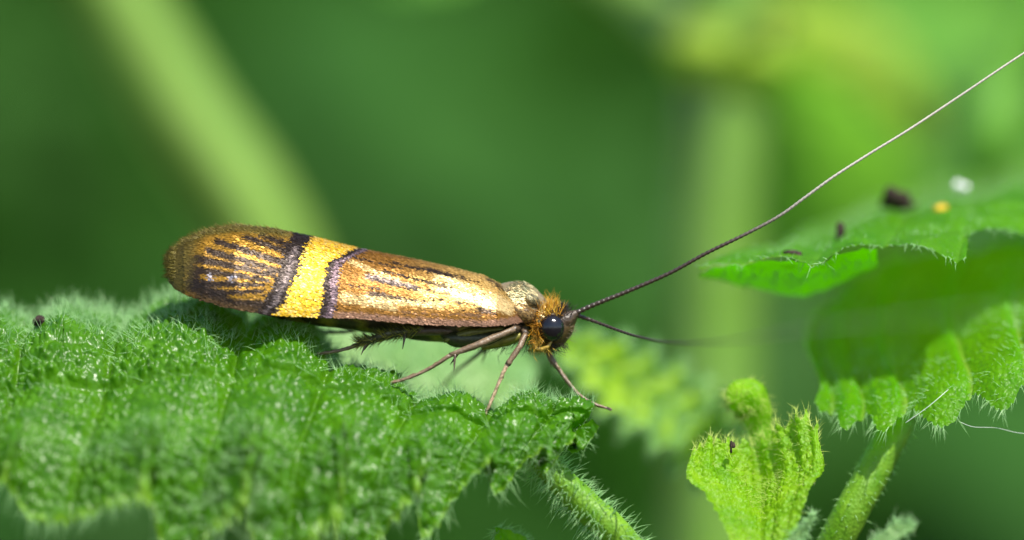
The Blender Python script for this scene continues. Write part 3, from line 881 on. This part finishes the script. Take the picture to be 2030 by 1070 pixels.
# body: abdomen, thorax and head as one continuous skin
def build_body():
    k = np.array([  # px, py, depth, half height, half width
        (520, 618, .70, .05, .05), (600, 622, .68, .18, .2), (720, 628, .64, .30, .32), (850, 640, .60, .36, .38), (930, 640, .58, .42, .42), (985, 625, .60, .56, .42),
        (1020, 616, .60, .57, .42), (1050, 620, .58, .47, .42), (1066, 632, .58, .34, .36), (1080, 643, .58, .42, .42), (1100, 646, .58, .44, .44), (1117, 642, .56, .30, .32),
        (1129, 634, .55, .16, .2), (1139, 625, .54, .08, .12)])
    n = len(k)
    t = np.linspace(0, n - 1, (n - 1) * 8 + 1)
    kk = crom(k, t)
    c = P(kk[:, 0], kk[:, 1], kk[:, 2])
    sides = 40
    th = np.arange(sides) / sides * 2 * np.pi
    T = unit(np.gradient(c, axis=0))
    up = unit(np.cross(T, np.array([0, 1.0, 0])))
    up *= np.sign(up[:, 2:3])
    V = c[:, None] + kk[:, 3][:, None, None] * np.sin(th)[None, :, None] * up[:, None] + (kk[:, 4][:, None] * np.cos(th)[None])[..., None] * np.array([0, 1.0, 0])
    m = len(t)
    i = np.arange(m - 1)[:, None] * sides
    j = np.arange(sides)[None]
    k2 = (j + 1) % sides
    F = np.stack([i + j, i + k2, i + sides + k2, i + sides + j], -1).reshape(-1, 4)
    V = V.reshape(-1, 3)
    x = np.repeat(kk[:, 0], sides)
    s = np.tile(np.sin(th), m)
    # segments of the underside
    V = V + 0.02 * vnoise(V, 5)[:, None]
    band = np.sin(x / 11.0 + s * 2)
    V[:, 2] += 0.012 * band * (s < 0)
    V = np.concatenate([V, c[:1], c[-1:]])
    jj = np.arange(sides)
    kk2 = (jj + 1) % sides
    caps = [np.stack([np.full(sides, len(V) - 2), kk2, jj], -1), np.stack([np.full(sides, len(V) - 1), (m - 1) * sides + jj, (m - 1) * sides + kk2], -1)]
    col = np.tile(np.array([0.045, 0.045, 0.018]), (len(x), 1))
    y_ = (band > 0.35) & (s < -0.1)
    col[y_] = (0.20, 0.19, 0.025)
    top = ss(-0.2, 0.2, s) * ss(940, 980, x)
    col = col * (1 - top[:, None]) + np.array([0.22, 0.17, 0.09]) * top[:, None]
    hd = ss(1062, 1075, x)
    col = col * (1 - hd[:, None]) + np.array([0.075, 0.048, 0.018]) * hd[:, None]
    col = np.concatenate([col, col[:1], col[-1:]])
    b = mesh_np('body', V, [F] + caps, M['body'], moth, col=col)
    b['label'] = 'bronze thorax, orange head and olive underside'
    # bronze scales shingled over the thorax
    nn = 6000
    a = rng.random(nn)
    tt = np.interp(970 + 108 * a, k[:, 0], np.arange(n))
    kq = crom(k, tt)
    ph = rng.uniform(-0.35, math.pi + 0.2, nn)
    cc = P(kq[:, 0], kq[:, 1], kq[:, 2])
    upq = unit(np.array([0.35, 0, 1.0])) * np.ones((nn, 1))
    rad = kq[:, 3:4] * np.sin(ph)[:, None] * upq + (kq[:, 4] * -np.cos(ph))[:, None] * np.array([0, 1.0, 0])
    p = cc + rad * 1.03
    nr = unit(rad)
    al = unit(np.array([-1.0, 0, 0.15]) - nr * (nr @ np.array([-1.0, 0, 0.15]))[:, None] + 0.1 * rng.standard_normal((nn, 3)))
    wd = unit(np.cross(nr, al) + 0.15 * rng.standard_normal((nn, 1)) * nr)
    ln = rng.uniform(0.07, 0.13, (nn, 1))
    hw = rng.uniform(0.011, 0.019, (nn, 1))
    lf = rng.uniform(0.003, 0.014, (nn, 1))
    V = np.stack([p - wd * hw * .5, p + wd * hw * .5, p + al * ln * .6 + wd * hw + nr * lf * .7, p + al * ln + wd * hw * .4 + nr * lf,
                  p + al * ln - wd * hw * .4 + nr * lf, p + al * ln * .6 - wd * hw + nr * lf * .7], 1)
    base = np.arange(nn)[:, None] * 6
    pal = np.array([[0.7, 0.56, 0.28], [0.36, 0.36, 0.2], [0.75, 0.6, 0.3], [0.2, 0.16, 0.09]])
    w = vnoise(p, 3.2, 4)
    ci = np.clip(((w + 0.6) * 2.4 + rng.normal(0, .5, nn)).astype(int), 0, 3)
    col = pal[ci] * rng.uniform(.7, 1.2, (nn, 1))
    o = mesh_np('thorax_scales', V.reshape(-1, 3), [base + np.array([[0, 1, 2, 5]]), base + np.array([[5, 2, 3, 4]])], M['scale'], b, smooth=False, col=np.repeat(col, 6, 0))
    o['kind'] = 'stuff'
    # orange tuft on the crown, ruff behind the eye, bristles on face and breast
    geo, cols = [], []
    def tuft(n_, cxy, spread, d0, d1, direc, jit, ln_, colr, rad_=0.009):
        q = np.array(cxy) + rng.normal(0, 1, (n_, 2)) * np.array(spread)
        root = P(q[:, 0], q[:, 1], rng.uniform(d0, d1, n_))
        le = rng.uniform(*ln_, n_)
        hv, hf = hair_geo(root, np.array(direc) + jit * rng.standard_normal((n_, 3)), le, rad_, 0.2 * le[:, None] * rng.standard_normal((n_, 3)))
        geo.append((hv, hf))
        cols.append(np.repeat(np.array(colr) * rng.uniform(.65, 1.25, (n_, 1)), len(hv) // n_, 0))
    og, ye, bk = (0.62, 0.30, 0.02), (0.70, 0.45, 0.05), (0.03, 0.022, 0.012)
    tuft(420, (1086, 622), (12, 9), .15, .95, (0.15, -0.15, 1), 0.38, (.14, .30), og)
    tuft(140, (1086, 620), (12, 8), .1, .9, (0.1, -0.2, 1), 0.35, (.14, .30), ye)
    tuft(150, (1112, 620), (8, 7), .2, .8, (0.45, 0, 1), 0.3, (.12, .24), bk)
    tuft(320, (1066, 645), (8, 16), .1, .35, (-0.35, -0.7, -0.1), 0.4, (.12, .24), og)
    tuft(160, (1064, 670), (6, 10), .12, .4, (0.05, -0.5, -0.8), 0.35, (.12, .24), ye)
    tuft(120, (1072, 688), (12, 4), .15, .5, (0.35, -0.2, -0.7), 0.35, (.1, .2), (.5, .32, .03))
    tuft(90, (1100, 683), (10, 5), .2, .6, (0.6, -0.1, -0.8), 0.4, (.12, .22), bk)
    tuft(50, (1128, 652), (5, 8), .3, .6, (1, -0.1, -0.2), 0.35, (.06, .16), (.3, .25, .15), 0.006)
    tuft(260, (980, 676), (38, 8), .2, .9, (-0.5, -0.2, -0.6), 0.35, (.1, .22), (.05, .06, .02), .008)
    hv, hf = merge(geo)
    tf = mesh_np('hair_tuft', hv, hf, M['tuft'], b, col=np.concatenate(cols))
    tf['kind'] = 'stuff'
    tf['label'] = 'orange hair tuft on the head with dark bristles'
    # underside plates: hip segments that show below the wing
    for pts, r, cl in (([(1050, 648, .28), (980, 668, .22), (905, 672, .25), (874, 662, .35)], [.09, .16, .17, .05], (.045, .05, .016)),
                       ([(1052, 660, .22), (1005, 674, .18), (955, 690, .22)], [.07, .12, .05], (.17, .16, .02)),
                       ([(1000, 652, .2), (930, 660, .16), (880, 676, .2)], [.06, .1, .04], (.14, .14, .025))):
        V, F, u = tube([P(*q) for q in pts], r, 12, 8)
        mesh_np('hip_plate', V, F, M['body'], moth, col=np.tile(np.array(cl), (len(V), 1)))
    return b
body = build_body()

def scaled_lobe(name, c, r, pal, nn, tilt, lab):
    V, F = ellipsoid(np.zeros(3), np.array(r), 28, 18)
    ca, sa = math.cos(tilt), math.sin(tilt)
    R = np.array([[ca, 0, sa], [0, 1, 0], [-sa, 0, ca]])
    o = mesh_np(name, V @ R.T + c, F, M['body'], moth, col=np.tile(np.array([0.06, 0.045, 0.025]), (len(V), 1)))
    o['label'] = lab
    q = unit(rng.standard_normal((nn, 3)))
    nr = unit(q / np.array(r))
    p = q * np.array(r) * 1.01
    al = unit(np.array([-1.0, 0, 0.0]) + 1e-3 - nr * (nr @ np.array([-1.0, 0, 0]))[:, None] + 0.12 * rng.standard_normal((nn, 3)))
    wd = unit(np.cross(nr, al))
    ln, hw, lf = rng.uniform(.06, .1, (nn, 1)), rng.uniform(.011, .018, (nn, 1)), rng.uniform(.003, .014, (nn, 1))
    V = np.stack([p - wd * hw * .5, p + wd * hw * .5, p + al * ln * .6 + wd * hw + nr * lf * .7, p + al * ln + wd * hw * .4 + nr * lf,
                  p + al * ln - wd * hw * .4 + nr * lf, p + al * ln * .6 - wd * hw + nr * lf * .7], 1).reshape(-1, 3) @ R.T + c
    base = np.arange(nn)[:, None] * 6
    col = np.array(pal)[rng.integers(0, len(pal), nn)] * rng.uniform(.75, 1.2, (nn, 1))
    h = mesh_np('lobe_scales', V, [base + np.array([[0, 1, 2, 5]]), base + np.array([[5, 2, 3, 4]])], M['scale'], o, smooth=False, col=np.repeat(col, 6, 0))
    h['kind'] = 'stuff'

def ellipsoid(c, r, nu=40, nv=24):
    a = np.linspace(0, 2 * np.pi, nu, endpoint=False)
    b = np.linspace(-np.pi / 2, np.pi / 2, nv)
    A, B = np.meshgrid(a, b, indexing='ij')
    V = np.stack([np.cos(A) * np.cos(B) * r[0], np.sin(A) * np.cos(B) * r[1], np.sin(B) * r[2]], -1) + c
    i = np.arange(nu)[:, None] * nv
    i2 = ((np.arange(nu) + 1) % nu)[:, None] * nv
    j = np.arange(nv - 1)[None]
    return V.reshape(-1, 3), [np.stack([i + j, i2 + j, i2 + j + 1, i + j + 1], -1).reshape(-1, 4)]
scaled_lobe('shoulder_lobe', P(1040, 622, .12), (.24, .13, .15), [(.5, .33, .13), (.36, .22, .08), (.2, .13, .06)], 1100, math.radians(28), 'bronze shoulder lobe over the wing root')
scaled_lobe('shoulder_lobe', P(1056, 598, .30), (.17, .2, .12), [(.3, .27, .15), (.5, .42, .22), (.16, .15, .08)], 900, math.radians(40), 'greenish bronze collar lobe behind the head')
for d, lab in ((0.20, 'glossy black near eye'), (0.96, 'far eye')):
    V, F = ellipsoid(P(1093, 650, d), (0.26, 0.22, 0.275))
    e = mesh_np('eye', V, F, M['eye'], moth)
    e['label'] = lab
# face cone carrying the antennae, and the curved mouth palps
V, F, u = tube([P(1112, 640, .42), P(1124, 632, .42), P(1138, 623, .45), P(1146, 619, .46)], [.19, .17, .09, .055], 14, 8)
mesh_np('antenna_base', V, F, M['leg'], moth, col=np.tile(np.array([0.055, 0.034, 0.017]), (len(V), 1)))
for d in (.2, .5):
    V, F, u = tube([P(1062, 662, d), P(1057, 680, d), P(1068, 692, d - .02), P(1084, 688, d - .04), P(1094, 676, d - .02)], [.04, .055, .05, .045, .02], 10, 8)
    mesh_np('mouth_palp', V, F, M['leg'], moth, col=np.tile(np.array([0.36, 0.24, 0.03]), (len(V), 1)))

# antennae, ringed all along
def antenna(pts, r0, r1, pale, lab):
    path = np.array([P(*p) for p in pts])
    n = len(path)
    L = np.linalg.norm(np.diff(path, axis=0), axis=1).sum()
    m = int(L / 0.02)
    t = np.linspace(0, n - 1, m)
    C = crom(path, t)
    u = np.linspace(0, 1, m)
    sN = np.concatenate([[0], np.cumsum(np.linalg.norm(np.diff(C, axis=0), axis=1))])
    ring = np.mod(sN / 0.105, 1)
    R = (r0 + (r1 - r0) * u ** 0.6) * (1 + 0.3 * np.sin(np.pi * ring) - 0.16)
    T = unit(np.gradient(C, axis=0))
    A = unit(np.cross(T, [0, 1.0, 0]))
    B = np.cross(T, A)
    th = np.arange(8) / 8 * 2 * np.pi
    V = (C[:, None] + R[:, None, None] * (np.cos(th)[None, :, None] * A[:, None] + np.sin(th)[None, :, None] * B[:, None])).reshape(-1, 3)
    i = np.arange(m - 1)[:, None] * 8
    j = np.arange(8)[None]
    k = (j + 1) % 8
    F = np.stack([i + j, i + k, i + 8 + k, i + 8 + j], -1).reshape(-1, 4)
    w = ss(pale[0], pale[1], u)[:, None]
    col = np.array([0.035, 0.022, 0.014]) * (1 - w) + np.array([0.62, 0.58, 0.48]) * w
    col = col * np.where(ring < 0.3, 1.9 - 0.9 * w[:, 0], 1.0 - 0.25 * w[:, 0])[:, None]
    o = mesh_np('antenna', V, [F], M['antenna'], moth, col=np.repeat(np.clip(col, 0, .8), 8, 0))
    o['label'] = lab
antenna([(1142, 620, .44), (1180, 603, .42), (1250, 575, .38), (1330, 540, .3), (1400, 502, .2), (1480, 463, .15), (1545, 428, .1), (1595, 392, .05), (1650, 352, 0), (1720, 307, -.05), (1800, 258, -.1), (1900, 192, -.1),
         (2030, 105, -.1), (2180, 10, 0), (2400, -110, .2)], 0.050, 0.018, (0.3, 0.66), 'long antenna sweeping up, dark then silvery')
antenna([(1142, 624, .55), (1165, 632, .5), (1200, 645, .2), (1265, 667, -.6), (1340, 679, -2.2), (1450, 675, -5), (1600, 652, -8.5), (1760, 634, -11), (1900, 622, -13), (2100, 610, -15)],
        0.047, 0.006, (0.5, 0.9), 'antenna bending towards the viewer and out of focus')

# legs
def leg(segs, lab, spurs=(), spines=True, tone=1.0):
    """segs: list of (points, radii, colour)"""
    parts, cols = [], []
    for pts, rad, colr in segs:
        V, F, u = tube([P(*p) for p in pts], rad, 10, 6)
        V = V + 0.006 * rng.standard_normal(V.shape)
        parts.append((V, F))
        cols.append(np.tile(np.array(colr) * tone, (len(V), 1)) * rng.uniform(.75, 1.25, (len(V), 1)))
    if spines:
        for pts, rad, colr in segs:
            q = np.array([P(*p) for p in pts])
            m = 26
            t = rng.uniform(0, len(q) - 1, m)
            root = crom(q, t)
            tg = unit(crom(q, np.minimum(t + .05, len(q) - 1)) - root + 1e-5)
            dd = tg * 0.9 + rng.standard_normal((m, 3)) * 0.5
            le = rng.uniform(.04, .1, m)
            hv, hf = hair_geo(root, dd, le, 0.0045, 0 * root)
            parts.append((hv, hf))
            cols.append(np.tile(np.array([0.04, 0.03, 0.02]), (len(hv), 1)))
    V, F = merge(parts)
    o = mesh_np('leg', V, F, M['leg'], moth, col=np.concatenate(cols))
    o['label'] = lab
    for a, b in spurs:
        V, F, u = tube([P(*a), ((P(*a) + P(*b)) / 2), P(*b)], [.026, .022, .006], 8, 4)
        mesh_np('spur', V, F, M['leg'], o, col=np.tile(np.array([0.10, 0.07, 0.045]), (len(V), 1)))
    return o
br, tan, dkb = (0.17, 0.115, 0.065), (0.44, 0.32, 0.19), (0.075, 0.05, 0.028)
leg([([(1030, 648, .3), (1020, 652, -.05), (1022, 656, -.1)], [.08, .075, .07], dkb),
     ([(1020, 652, -.1), (960, 678, -.25), (892, 704, -.3)], [.058, .075, .05], br),
     ([(894, 703, -.3), (850, 731, -.3), (805, 750, -.3), (760, 763, -.28), (722, 774, -.25)], [.045, .036, .036, .032, .022], br)],
    'middle leg stretched back, foot on the leaf', spurs=[((902, 702, -.32), (900, 736, -.35)), ((910, 698, -.28), (893, 722, -.1))])
leg([([(1030, 645, .35), (1042, 662, .05)], [.09, .06], dkb),
     ([(1042, 662, .05), (1028, 690, -.08), (1006, 723, -.15)], [.05, .062, .06], br),
     ([(1006, 722, -.15), (996, 742, -.17), (982, 775, -.18), (970, 803, -.18), (960, 826, -.16)], [.042, .042, .034, .036, .02], tan)],
    'near foreleg planted on the leaf, pale below the joint')
leg([([(1075, 668, .75), (1086, 692, .7)], [.08, .05], dkb),
     ([(1084, 690, .7), (1094, 712, .65), (1108, 732, .6)], [.05, .07, .04], br),
     ([(1107, 730, .6), (1128, 760, .5), (1150, 784, .42), (1180, 801, .36), (1212, 812, .3)], [.042, .034, .034, .03, .022], br)],
    'far foreleg reaching past the edge of the leaf', spurs=[((1088, 694, .68), (1093, 728, .6))])
leg([([(900, 655, .3), (850, 655, .2), (800, 658, .15)], [.09, .1, .08], dkb),
     ([(840, 650, .15), (770, 662, .1), (712, 682, .1)], [.07, .09, .04], (0.09, 0.085, 0.02)),
     ([(714, 681, .1), (690, 690, .12), (655, 698, .15), (620, 702, .2), (585, 704, .25)], [.042, .036, .036, .03, .022], br)],
    'near hind leg trailing below the wing, foot on the leaf', spurs=[((728, 676, .1), (716, 703, .05)), ((804, 658, .1), (798, 692, .05)), ((735, 674, .15), (722, 694, .25))])
leg([([(880, 650, 1.1), (800, 650, 1.3), (725, 650, 1.5)], [.09, .09, .05], dkb),
     ([(726, 649, 1.5), (690, 657, 1.6), (650, 658, 1.7), (610, 652, 1.8), (572, 644, 1.9)], [.042, .036, .034, .03, .02], dkb)],
    'far hind leg, out of focus behind the wing', spines=False)
leg([([(1010, 660, .9), (985, 676, 1.1), (962, 690, 1.3)], [.08, .07, .05], dkb),
     ([(964, 689, 1.3), (935, 712, 1.9), (900, 740, 2.6), (870, 775, 3.3)], [.05, .036, .03, .02], dkb)],
    'far middle leg, out of focus below the breast', spines=False, spurs=[((965, 690, 1.4), (955, 720, 1.8))])
# feathery hairs on the near hind leg
n = 850
t = rng.random(n)
root = P(835 - 125 * t, 652 + 27 * t + rng.normal(0, 3, n), rng.uniform(0, .3, n))
le = rng.uniform(.12, .32, n)
hv, hf = hair_geo(root, np.array([-0.8, -0.1, 0.1]) + np.where(rng.random((n, 1)) < .5, 1, -1) * np.array([0, 0, .55]) + .25 * rng.standard_normal((n, 3)), le, .007, np.zeros((n, 3)))
col = np.where(rng.random((n, 1)) < .35, np.array([[.35, .34, .03]]), np.array([[.06, .065, .02]]))
ho = mesh_np('leg_hairs', hv, hf, M['tuft'], moth, col=np.repeat(col, len(hv) // n, 0))
ho['kind'] = 'stuff'

# ------------------------------------------------------------------ crumbs and fragments
def crumb(name, label, cat, pos, size, mat, group=None, seed=0, lumps=3):
    parts = []
    r = np.random.default_rng(seed)
    c = P(*pos)
    for k in range(lumps):
        off = r.normal(0, .45, 3) * np.array(size) if k else np.zeros(3)
        V, F = ellipsoid(c + off, np.array(size) * r.uniform(.5, 1.0, 3), 14, 9)
        V = c + off + (V - c - off) * (1 + 0.35 * vnoise(V, 2.2 / max(size), seed + k))[:, None]
        parts.append((V, F))
    V, F = merge(parts)
    o = mesh_np(name, V, F, mat, smooth=False)
    o['label'] = label
    o['category'] = cat
    if group:
        o['group'] = group
    return o
crumb('dirt_crumb', 'small dark crumb caught in hairs near the far edge of the broad leaf', 'crumb', (78, 636, .55), (.15, .12, .13), M['dirt'], 'dark crumbs on the leaves', 21, 1)
crumb('dirt_crumb', 'flat dark crumb nearest the tip of the wavy leaf', 'crumb', (1567, 501, 1.3), (.17, .13, .09), M['dirt'], 'dark crumbs on the leaves', 5)
crumb('dirt_crumb', 'upright dark crumb between the flat crumb and the large crumb', 'crumb', (1667, 456, 2.8), (.11, .11, .17), M['dirt'], 'dark crumbs on the leaves', 7)
crumb('dirt_crumb', 'largest dark crumb on the wavy leaf, beside the yellow fragment', 'crumb', (1780, 402, 5.0), (.36, .22, .2), M['dirt'], 'dark crumbs on the leaves', 9, 4)
crumb('petal_fragment', 'bright yellow fragment lying on the wavy leaf', 'fragment', (1862, 416, 3.9), (.2, .14, .15), M['yellow_bit'], None, 12)
crumb('white_fragment', 'small white fragment lying on the wavy leaf above the yellow one', 'fragment', (1912, 372, 5.6), (.11, .1, .1), M['white_bit'], None, 14)
crumb('dirt_crumb', 'tiny dark splinter standing on the young leaf', 'crumb', (1450, 880, -.12), (.05, .05, .13), M['dirt'], 'dark crumbs on the leaves', 16)
def thread(label, pts, r):
    V, F, u = tube([P(*p) for p in pts], [r] * len(pts), 6, 10)
    o = mesh_np('silk_thread', V, F, M['silk'])
    o['label'] = label
    o['category'] = 'thread'
    o['group'] = 'loose silk threads'
thread('thin silk thread trailing below the lobed leaf', [(1900, 835, .0), (1930, 846, -.2), (1975, 848, -.3), (2020, 858, -.5), (2080, 862, -.8)], .005)
thread('straight yellow thread lying across the lobes of the leaf', [(1795, 838, -.15), (1840, 806, -.12), (1880, 772, .1)], .0055)
